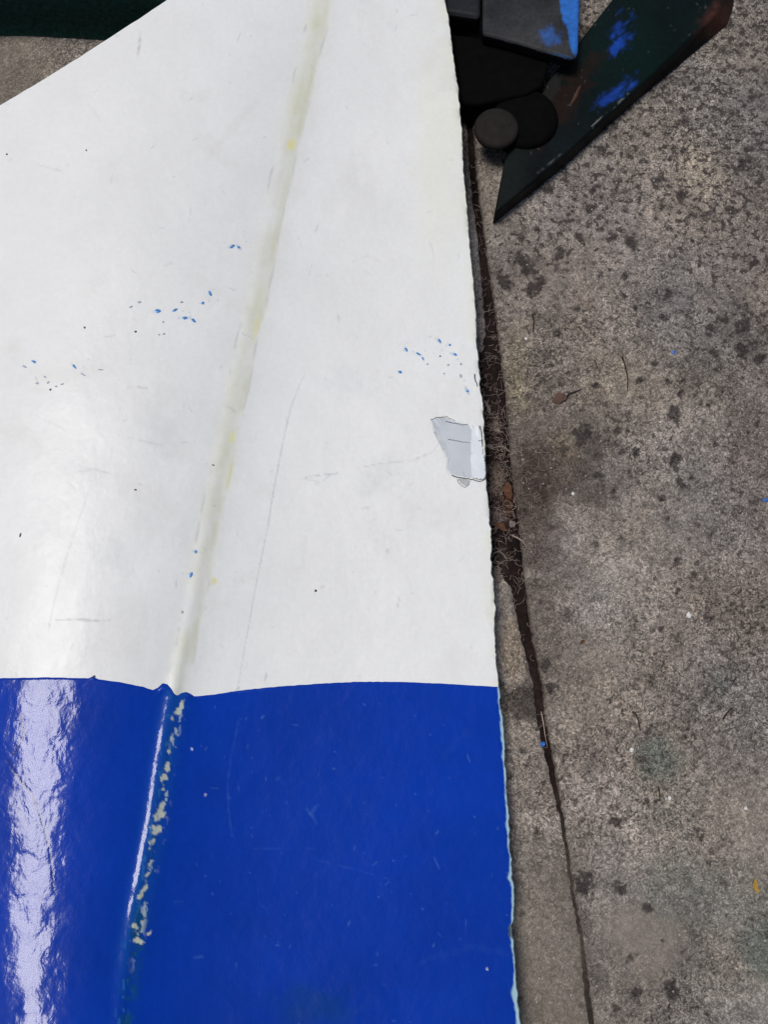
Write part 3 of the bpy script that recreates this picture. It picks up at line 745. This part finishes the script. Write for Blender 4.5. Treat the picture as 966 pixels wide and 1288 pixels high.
FLG = [(175, 380, 3, 1.6, -.1), (164, 386, 3, 1.3, -.4), (228, 380, 2.4, 1.6, 0), (206, 420, 2.2, 1.6, -.3), (200, 421, 1.6, 1.2, 0), (30, 461, 3.6, 1.5, .6), (104, 471, 4.5, 1.0, .5), (126, 465, 4.5, .9, .1), (46, 482, 3, 1.5, -.1), (60, 481, 2.4, 1.4, -.8), (78, 483, 2.8, 1.2, -.2), (56, 474, 2.5, 1.2, .6), (70, 486, 1.8, 1.2, 0),
       (229, 770, 1.8, 2.2, 0), (564, 459, 2.2, 1.4, -.4), (580, 473, 2, 3, 0), (538, 458, 1.8, 1.2, 0), (559, 470, 1.5, 1.2, 0), (580, 458, 1.6, 1.6, 0), (205, 405, 1.3, 1.6, 0)]
FLK = [(397, 743, 1.9, 1.9, 0), (170, 616, 2.0, 1.3, .1), (268, 585, 2.4, .9, .4), (25, 673, 1.3, 3.2, .3), (170, 417, 2, 1.5, .2), (106, 412, 1.6, 1.6, 0), (63, 490, 1.7, 1.7, 0), (554, 448, 1.4, 1.4, 0), (8, 194, 1.5, 1.5, 0), (108, 189, 1.2, 1.2, 0), (118, 851, 2.2, 2, 0)]
def fleck(name, f, mat, seed):
    cx, cy, rx, ry, an = f
    r = np.random.RandomState(seed); k = 12
    pts = []
    for i in range(k):
        a = i / k * 6.283; q = 1 + r.normal(0, .14)
        u, v = rx * math.cos(a) * q, ry * math.sin(a) * q
        pts.append((cx + u * math.cos(an) - v * math.sin(an), cy + u * math.sin(an) + v * math.cos(an)))
    bm = bmesh.new()
    pts = np.array(pts)
    c0 = np.array((cx, cy))
    lo = [bm.verts.new(p) for p in on_panel(pts[:, 0], pts[:, 1], -0.0002)]
    q = c0 + (pts - c0) * .8
    hi = [bm.verts.new(p) for p in on_panel(q[:, 0], q[:, 1], 0.00009)]
    c = bm.verts.new(on_panel(cx, cy, 0.00012))
    for i in range(k):
        bm.faces.new((lo[i], lo[(i + 1) % k], hi[(i + 1) % k], hi[i])).smooth = True
        bm.faces.new((hi[i], hi[(i + 1) % k], c)).smooth = True
    bmesh.ops.recalc_face_normals(bm, faces=bm.faces)
    me = bpy.data.meshes.new(name); bm.to_mesh(me); bm.free()
    return link(name, me, mat, panel)
for i, f in enumerate(FLB): fleck('paint_fleck', f, M_fleckb, i)
for i, f in enumerate(FLG): fleck('paint_fleck', f, M_fleckg, 100 + i)
for i, f in enumerate(FLK): fleck('paint_fleck', f, M_fleckk, 200 + i)

# ------------------------------------------------------------------ steel stand
stand = thing('steel_stand', 'rusty dark steel stand with blue paint smears, standing at the panel\'s right edge', 'stand', tuple(at(690, 150, 0.0)))

def loft(name, top, ztop, bot, zbot, mat, parent, bev=0.002, paint=None, cuts=0, seg=3):
    """solid between two outlines (photo pixels at two heights)"""
    bm = bmesh.new()
    A = [bm.verts.new(at(x, y, ztop)) for x, y in top]
    if bot is None: B = [bm.verts.new((v.co.x, v.co.y, zbot)) for v in A]
    else: B = [bm.verts.new(at(x, y, zbot)) for x, y in bot]
    n = len(A)
    bm.faces.new(A); bm.faces.new(B[::-1])
    for k in range(n): bm.faces.new((A[k], B[k], B[(k + 1) % n], A[(k + 1) % n]))
    bmesh.ops.recalc_face_normals(bm, faces=bm.faces)
    bmesh.ops.bevel(bm, geom=list(bm.edges), offset=bev, segments=seg, affect='EDGES', profile=0.5, clamp_overlap=True)
    if cuts:
        bmesh.ops.triangulate(bm, faces=bm.faces)
        for _ in range(cuts):
            es = [e for e in bm.edges if e.calc_length() > 0.0022]
            if not es: break
            bmesh.ops.subdivide_edges(bm, edges=es, cuts=1)
            bmesh.ops.triangulate(bm, faces=[f for f in bm.faces if len(f.verts) > 3])
    me = bpy.data.meshes.new(name); bm.to_mesh(me); bm.free()
    if paint:
        co = np.zeros(len(me.vertices) * 3, np.float32); me.vertices.foreach_get('co', co); co = co.reshape(-1, 3)
        nr = np.zeros(len(me.vertices) * 3, np.float32); me.vertices.foreach_get('normal', nr); nr = nr.reshape(-1, 3)
        px, py = proj(co); put_col(me, paint(px, py, co, nr))
    o = link(name, me, mat, parent)
    return o

def paint_bar(px, py, co, nr):
    c = np.ones(px.shape + (3,)) * np.array((0.004, 0.0075, 0.009))
    c *= (0.5 + fbm(px, py, 40, 131, 4))[..., None]
    c = mix(c, (0.002, 0.016, 0.014), blob(px, py, 800, 50, 90, 60, -.8, .6, .6, 132) * .7)
    c = mix(c, (0.022, 0.011, 0.007), blob(px, py, 712, 125, 16, 66, .65, .7, .5, 133, ns=9) * .85)
    c = mix(c, (0.030, 0.028, 0.026), blob(px, py, 690, 118, 10, 26, .5, .6, .5, 134) * .7)
    c = mix(c, (0.20, 0.11, 0.07), stroke(px, py, [(730, 108), (724, 120), (718, 132)], 1.8) * .7)
    uS, vS = (px * .75 - py * .66), (px * .66 + py * .75)
    stk = sm(.22, .6, fbm(vS, uS * .28, 7, 147, 3))
    c = mix(c, (0.012, 0.075, 0.45), stk * blob(px, py, 783, 38, 11, 20, .35, .9, .6, 135, ns=6) * .9)
    c = mix(c, (0.012, 0.075, 0.45), blob(px, py, 775, 60, 5, 13, .5, .6, .4, 138, ns=5) * .9)
    c = mix(c, (0.012, 0.07, 0.42), stk * blob(px, py, 777, 115, 25, 7, -.62, 1.0, .6, 136, ns=6) * .9)
    c = mix(c, (0.012, 0.016, 0.015), blob(px, py, 640, 230, 22, 50, .2, .3, .6, 137))
    c = mix(c, (0.26, 0.26, 0.25), stroke(px, py, [(792, 116), (770, 136), (740, 163)], 1.3, rough=1.2) * sm(.4, .6, fbm(px, py, 6, 139, 2)) * .8)
    c = mix(c, (0.2, 0.2, 0.2), stroke(px, py, [(705, 194), (690, 207), (676, 218)], 1.0, rough=1.2) * .55)
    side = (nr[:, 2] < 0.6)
    c = np.where(side[:, None], np.array((0.006, 0.006, 0.006)), c)  # side faces blackened: their shade is painted into the colour
    c = mix(c, (0.07, 0.028, 0.02), blob(px, py, 905, 28, 26, 22, -.8, .5, .5, 140, ns=8) * .9)
    r = np.random.RandomState(9)
    for i in range(60):
        x0, y0 = r.uniform(650, 900), r.uniform(0, 230)
        c = mix(c, (0.09, 0.10, 0.10), blob(px, py, x0, y0, r.uniform(.8, 2.2), .8, r.uniform(0, 3)) * .6)
    return c
top = [(623, 268), (634, 203), (688, 104), (772, -2), (832, -80), (925, -80), (909, 4), (899, 20), (800, 114), (700, 205)]
bot = [(619, 284), (640, 195), (700, 96), (780, -10), (840, -78), (934, -78), (924, 8), (917, 31), (800, 129), (700, 219)]
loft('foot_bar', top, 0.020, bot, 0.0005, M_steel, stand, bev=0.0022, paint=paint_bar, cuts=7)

def paint_tube(px, py, co, nr):
    c = np.ones(px.shape + (3,)) * np.array((0.040, 0.042, 0.046)) * (0.55 + .9 * fbm(px, py, 34, 141, 4))[..., None]
    c = mix(c, (0.075, 0.073, 0.072), blob(px, py, 665, 48, 60, 12, .28, .6, .7, 142) * .6)
    edge = np.interp(py, [-90, 0, 28, 46, 66, 76], [704, 704, 711, 716, 719, 724]) + 8 * (fbm(px, py, 12, 143, 3) - .5)
    c = mix(c, (0.035, 0.17, 0.58), sm(-1.2, 1.2, px - edge) * sm(80, 60, py))
    c = mix(c, (0.04, 0.13, 0.42), blob(px, py, 692, 46, 12, 10, .3, .8, .5, 144, ns=5) * .75)
    c = mix(c, (0.03, 0.10, 0.25), blob(px, py, 706, 71, 14, 3, .2, .5, .5, 145) * .6)
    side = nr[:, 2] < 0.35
    return np.where(side[:, None], np.array((0.006, 0.0055, 0.0055)), c)  # end and side faces painted black for the shade they lie in
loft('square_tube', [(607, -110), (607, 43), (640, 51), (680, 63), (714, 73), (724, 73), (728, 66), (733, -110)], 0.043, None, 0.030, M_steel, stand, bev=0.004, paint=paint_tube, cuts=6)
def paint_tube2(px, py, co, nr):
    c = np.ones(px.shape + (3,)) * np.array((0.030, 0.031, 0.038)) * (0.55 + .9 * fbm(px, py, 34, 146, 4))[..., None]
    return np.where((nr[:, 2] < 0.5)[:, None], np.array((0.006, 0.0055, 0.006)), c)  # shaded front face painted near black, top left grey
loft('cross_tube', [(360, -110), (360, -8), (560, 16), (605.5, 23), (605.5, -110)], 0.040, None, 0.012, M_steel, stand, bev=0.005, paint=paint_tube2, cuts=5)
loft('clamp_block', [(556, 40), (696, 60), (690, 84), (684, 106), (664, 118), (604, 131), (550, 127)], 0.0295, None, 0.0, M_black, stand, bev=0.003)  # its black colour carries the shade below the tubes

def disc(name, px, py, ztop, zbot, r, mat, parent, n=40, cham=0.004, dome=0.001):
    c = at(px, py, ztop); bm = bmesh.new()
    prof = [(r * .96, zbot), (r, zbot + .002), (r, ztop - cham), (r - cham * .3, ztop - cham * .35), (r - cham, ztop), (r * .5, ztop + dome)]
    rings = [[bm.verts.new((c[0] + q * math.cos(k / n * 6.2832), c[1] + q * math.sin(k / n * 6.2832), z)) for k in range(n)] for q, z in prof]
    for A, B in zip(rings[:-1], rings[1:]):
        for k in range(n): bm.faces.new((A[k], A[(k + 1) % n], B[(k + 1) % n], B[k])).smooth = True
    t = bm.verts.new((c[0], c[1], ztop + dome * 1.3))
    for k in range(n): bm.faces.new((rings[-1][k], rings[-1][(k + 1) % n], t)).smooth = True
    bm.faces.new(rings[0][::-1])
    bmesh.ops.recalc_face_normals(bm, faces=bm.faces)
    me = bpy.data.meshes.new(name); bm.to_mesh(me); bm.free()
    return link(name, me, mat, parent)
disc('pivot_lug', 662, 146, 0.026, 0.006, 0.029, M_black, stand)
disc('bolt', 625, 159, 0.033, 0.026, 0.0195, M_bolt, stand, cham=0.003, dome=0.0008)

# ------------------------------------------------------------------ dark green beam, upper left
beam = thing('steel_beam', 'dark green beam lying on concrete past the panel\'s sloping upper left edge', 'beam', tuple(at(60, 46, 0.0)))
fr = [(-220, 46), (-100, 44), (0, 44), (60, 45), (135, 50), (215, 57), (300, 66)]
bm = bmesh.new()
prof = [(0.0, 0.0), (0.0015, 0.004), (0.002, 0.02), (0.002, 0.052), (0.004, 0.058), (0.010, 0.061), (0.07, 0.061), (0.07, 0.0)]
rings = []
fx = np.interp(np.linspace(-220, 300, 120), [p[0] for p in fr], [p[0] for p in fr])
fy = np.interp(fx, [p[0] for p in fr], [p[1] for p in fr]); fy = np.convolve(np.pad(fy, 8, 'edge'), np.ones(17) / 17, 'valid')
for x, y in zip(fx, fy):
    p = at(x, y, 0.0); rings.append([bm.verts.new((p[0], p[1] + a, z)) for a, z in prof])
for A, B in zip(rings[:-1], rings[1:]):
    for k in range(len(prof) - 1):
        f = bm.faces.new((A[k], B[k], B[k + 1], A[k + 1])); f.smooth = k < 6
bm.faces.new(rings[0]); bm.faces.new(rings[-1][::-1])
bmesh.ops.recalc_face_normals(bm, faces=bm.faces)
me = bpy.data.meshes.new('beam_body'); bm.to_mesh(me); bm.free()
link('beam_body', me, M_green, beam)

# ------------------------------------------------------------------ small things lying about
def lump(name, px, py, z, r, mat, label, cat, seed=0, flat=.5, group=None):
    bm = bmesh.new(); bmesh.ops.create_icosphere(bm, subdivisions=2, radius=r)
    q = np.random.RandomState(seed)
    for v in bm.verts:
        v.co *= 1 + q.normal(0, .16); v.co.z *= flat
    for f in bm.faces: f.smooth = False
    me = bpy.data.meshes.new(name); bm.to_mesh(me); bm.free()
    p = at(px, py, z + r * flat * .7)
    o = link(name, me, mat); o.location = p; o.rotation_euler = (0, 0, q.uniform(0, 6)); return tag(o, label, cat, group)

def leaf(name, px, py, z, L, Wd, ang, mat, label, seed=0, cup=.3):
    """small curled leaf: two cupped halves along a midrib, with thickness"""
    bm = bmesh.new(); n, m = 9, 5; G = []
    q = np.random.RandomState(seed)
    for i in range(n):
        t = i / (n - 1); hw = Wd * math.sin(math.pi * min(1, t * .96 + .02)) ** .8 * (1 + q.normal(0, .12))
        row = []
        for j in range(m):
            s = j / (m - 1) * 2 - 1
            x = (t - .5) * L; y = s * hw + L * .12 * math.sin(t * 3)
            row.append(bm.verts.new((x, y, cup * hw * abs(s) ** 1.5 + L * .06 * math.sin(t * 5 + seed) + L * .06)))
        G.append(row)
    for i in range(n - 1):
        for j in range(m - 1): bm.faces.new((G[i][j], G[i + 1][j], G[i + 1][j + 1], G[i][j + 1])).smooth = True
    bmesh.ops.recalc_face_normals(bm, faces=bm.faces)
    bmesh.ops.solidify(bm, geom=list(bm.faces), thickness=0.0002)
    me = bpy.data.meshes.new(name); bm.to_mesh(me); bm.free()
    o = link(name, me, mat); o.location = at(px, py, z); o.rotation_euler = (0, 0, ang); return tag(o, label, 'leaf')

def twig(name, pts, r, label, mat=None, z=0.0012, cat='twig'):
    W = [Vector(at(x, y, z + .0004 * math.sin(i * 2))) for i, (x, y) in enumerate(pts)]
    bm = bmesh.new(); tube_bm(bm, [p - W[0] for p in W], r, r * .5, 6)
    me = bpy.data.meshes.new(name); bm.to_mesh(me); bm.free()
    o = link(name, me, mat or M_twig); o.location = W[0]; return tag(o, label, cat)

leaf('leaf', 952, 1114, 0.0006, 0.011, 0.0022, 1.75, M_leafy, 'narrow yellow leaf on concrete, lower right', 3, .8)
leaf('leaf', 705, 503, 0.0004, 0.013, 0.0045, .3, M_leafr, 'reddish brown dead leaf on concrete beside a dark curl', 4)
leaf('leaf', 641, 617, 0.0006, 0.016, 0.0035, 1.7, M_leafo, 'rust brown leaf on soil, below the peeled patch', 5)
leaf('leaf', 628, 664, 0.0012, 0.014, 0.0026, -.5, M_leafo, 'bright orange brown leaf shard, lowest in the soil by the white edge', 6)
leaf('leaf', 616, 563, 0.0016, 0.008, 0.0018, -.4, M_leafg, 'pale grey leaf lying in soil right of the peeled patch', 7)
leaf('leaf', 612, 513, 0.0016, 0.013, 0.0014, -1.2, M_leafg, 'slender grey leaf in soil just above the peeled patch', 8)
leaf('leaf', 733, 808, 0.0004, 0.005, 0.0015, .8, M_leafo, 'tiny orange leaf scrap on concrete right of the joint', 9)
leaf('leaf', 645, 660, 0.0014, 0.006, 0.003, .8, M_leafg, 'pale crumpled leaf in soil between orange shard and slab', 10)
twig('twig', [(783, 449), (787, 460), (790, 475), (790, 491)], .0007, 'thin dark upright twig on concrete, above the middle')
twig('twig', [(712, 502), (716, 495), (724, 493), (731, 490)], .0009, 'dark curled twig beside the reddish brown leaf')
twig('twig', [(796, 895), (801, 899), (804, 908), (806, 919)], .0008, 'bent dark twig on concrete above the green stain')
twig('twig', [(910, 905), (915, 897), (921, 890)], .0008, 'short slanting dark twig on the right of the concrete')
twig('twig', [(829, 990), (831, 1008)], .0006, 'short straight dark twig below the green stain')
twig('twig', [(670, 395), (672, 405), (671, 417)], .0008, 'small dark twig on concrete below the steel foot')
twig('grass_stem', [(644, 673), (652, 677), (658, 681), (664, 690)], .0009, 'pale flattened stem lying across the joint edge', M_fibre, 0.0014, 'stem')
twig('grass_stem', [(681, 895), (684, 910), (686, 925), (689, 940)], .0006, 'pale stem lying lengthwise in the joint by the blue chip', M_fibre, -.001, 'stem')
twig('grass_stem', [(600, 394), (612, 392), (622, 389)], .0004, 'thin pale stem crossing the joint above the soil heap', M_fibre, 0.001, 'stem')
twig('grass_stem', [(625, 562), (632, 561), (638, 565), (641, 569)], .0007, 'curved pale stem in soil beside a grey leaf', M_fibre, 0.002, 'stem')
twig('grass_stem', [(621, 696), (628, 693), (634, 698), (638, 704)], .0007, 'arched pale stem at the lower end of the soil', M_fibre, 0.0015, 'stem')
lump('paint_chip', 683, 936, -0.002, 0.0022, M_chip, 'blue paint chip lying in the joint', 'paint chip', 1)
lump('paint_chip', 848, 443, 0.0004, 0.0018, M_chip, 'blue paint chip on open concrete, upper right', 'paint chip', 2, .3)
lump('paint_chip', 963, 629, 0.0004, 0.0018, M_chip, 'blue paint chip at the right border of the concrete', 'paint chip', 3, .3)
lump('pebble', 867, 774, 0.0004, 0.0021, M_stone, 'white pebble beside a dark crack right of centre', 'pebble', 4)
lump('pebble', 795, 943, 0.0004, 0.0017, M_stone, 'tiny white pebble left of the green stain', 'pebble', 5)
lump('pebble', 843, 1004, 0.0004, 0.0014, M_stone, 'tiny white pebble below the green stain', 'pebble', 6)
lump('pebble', 939, 1017, 0.0004, 0.0013, M_stone, 'tiny white pebble above the yellow leaf', 'pebble', 7)
lump('pebble', 662, 426, 0.0004, 0.0012, M_stone, 'tiny white pebble right of the soil heap\'s top', 'pebble', 8)
lump('pebble', 721, 621, 0.0004, 0.0013, M_stone, 'tiny white pebble in the dark stain right of the joint', 'pebble', 9)
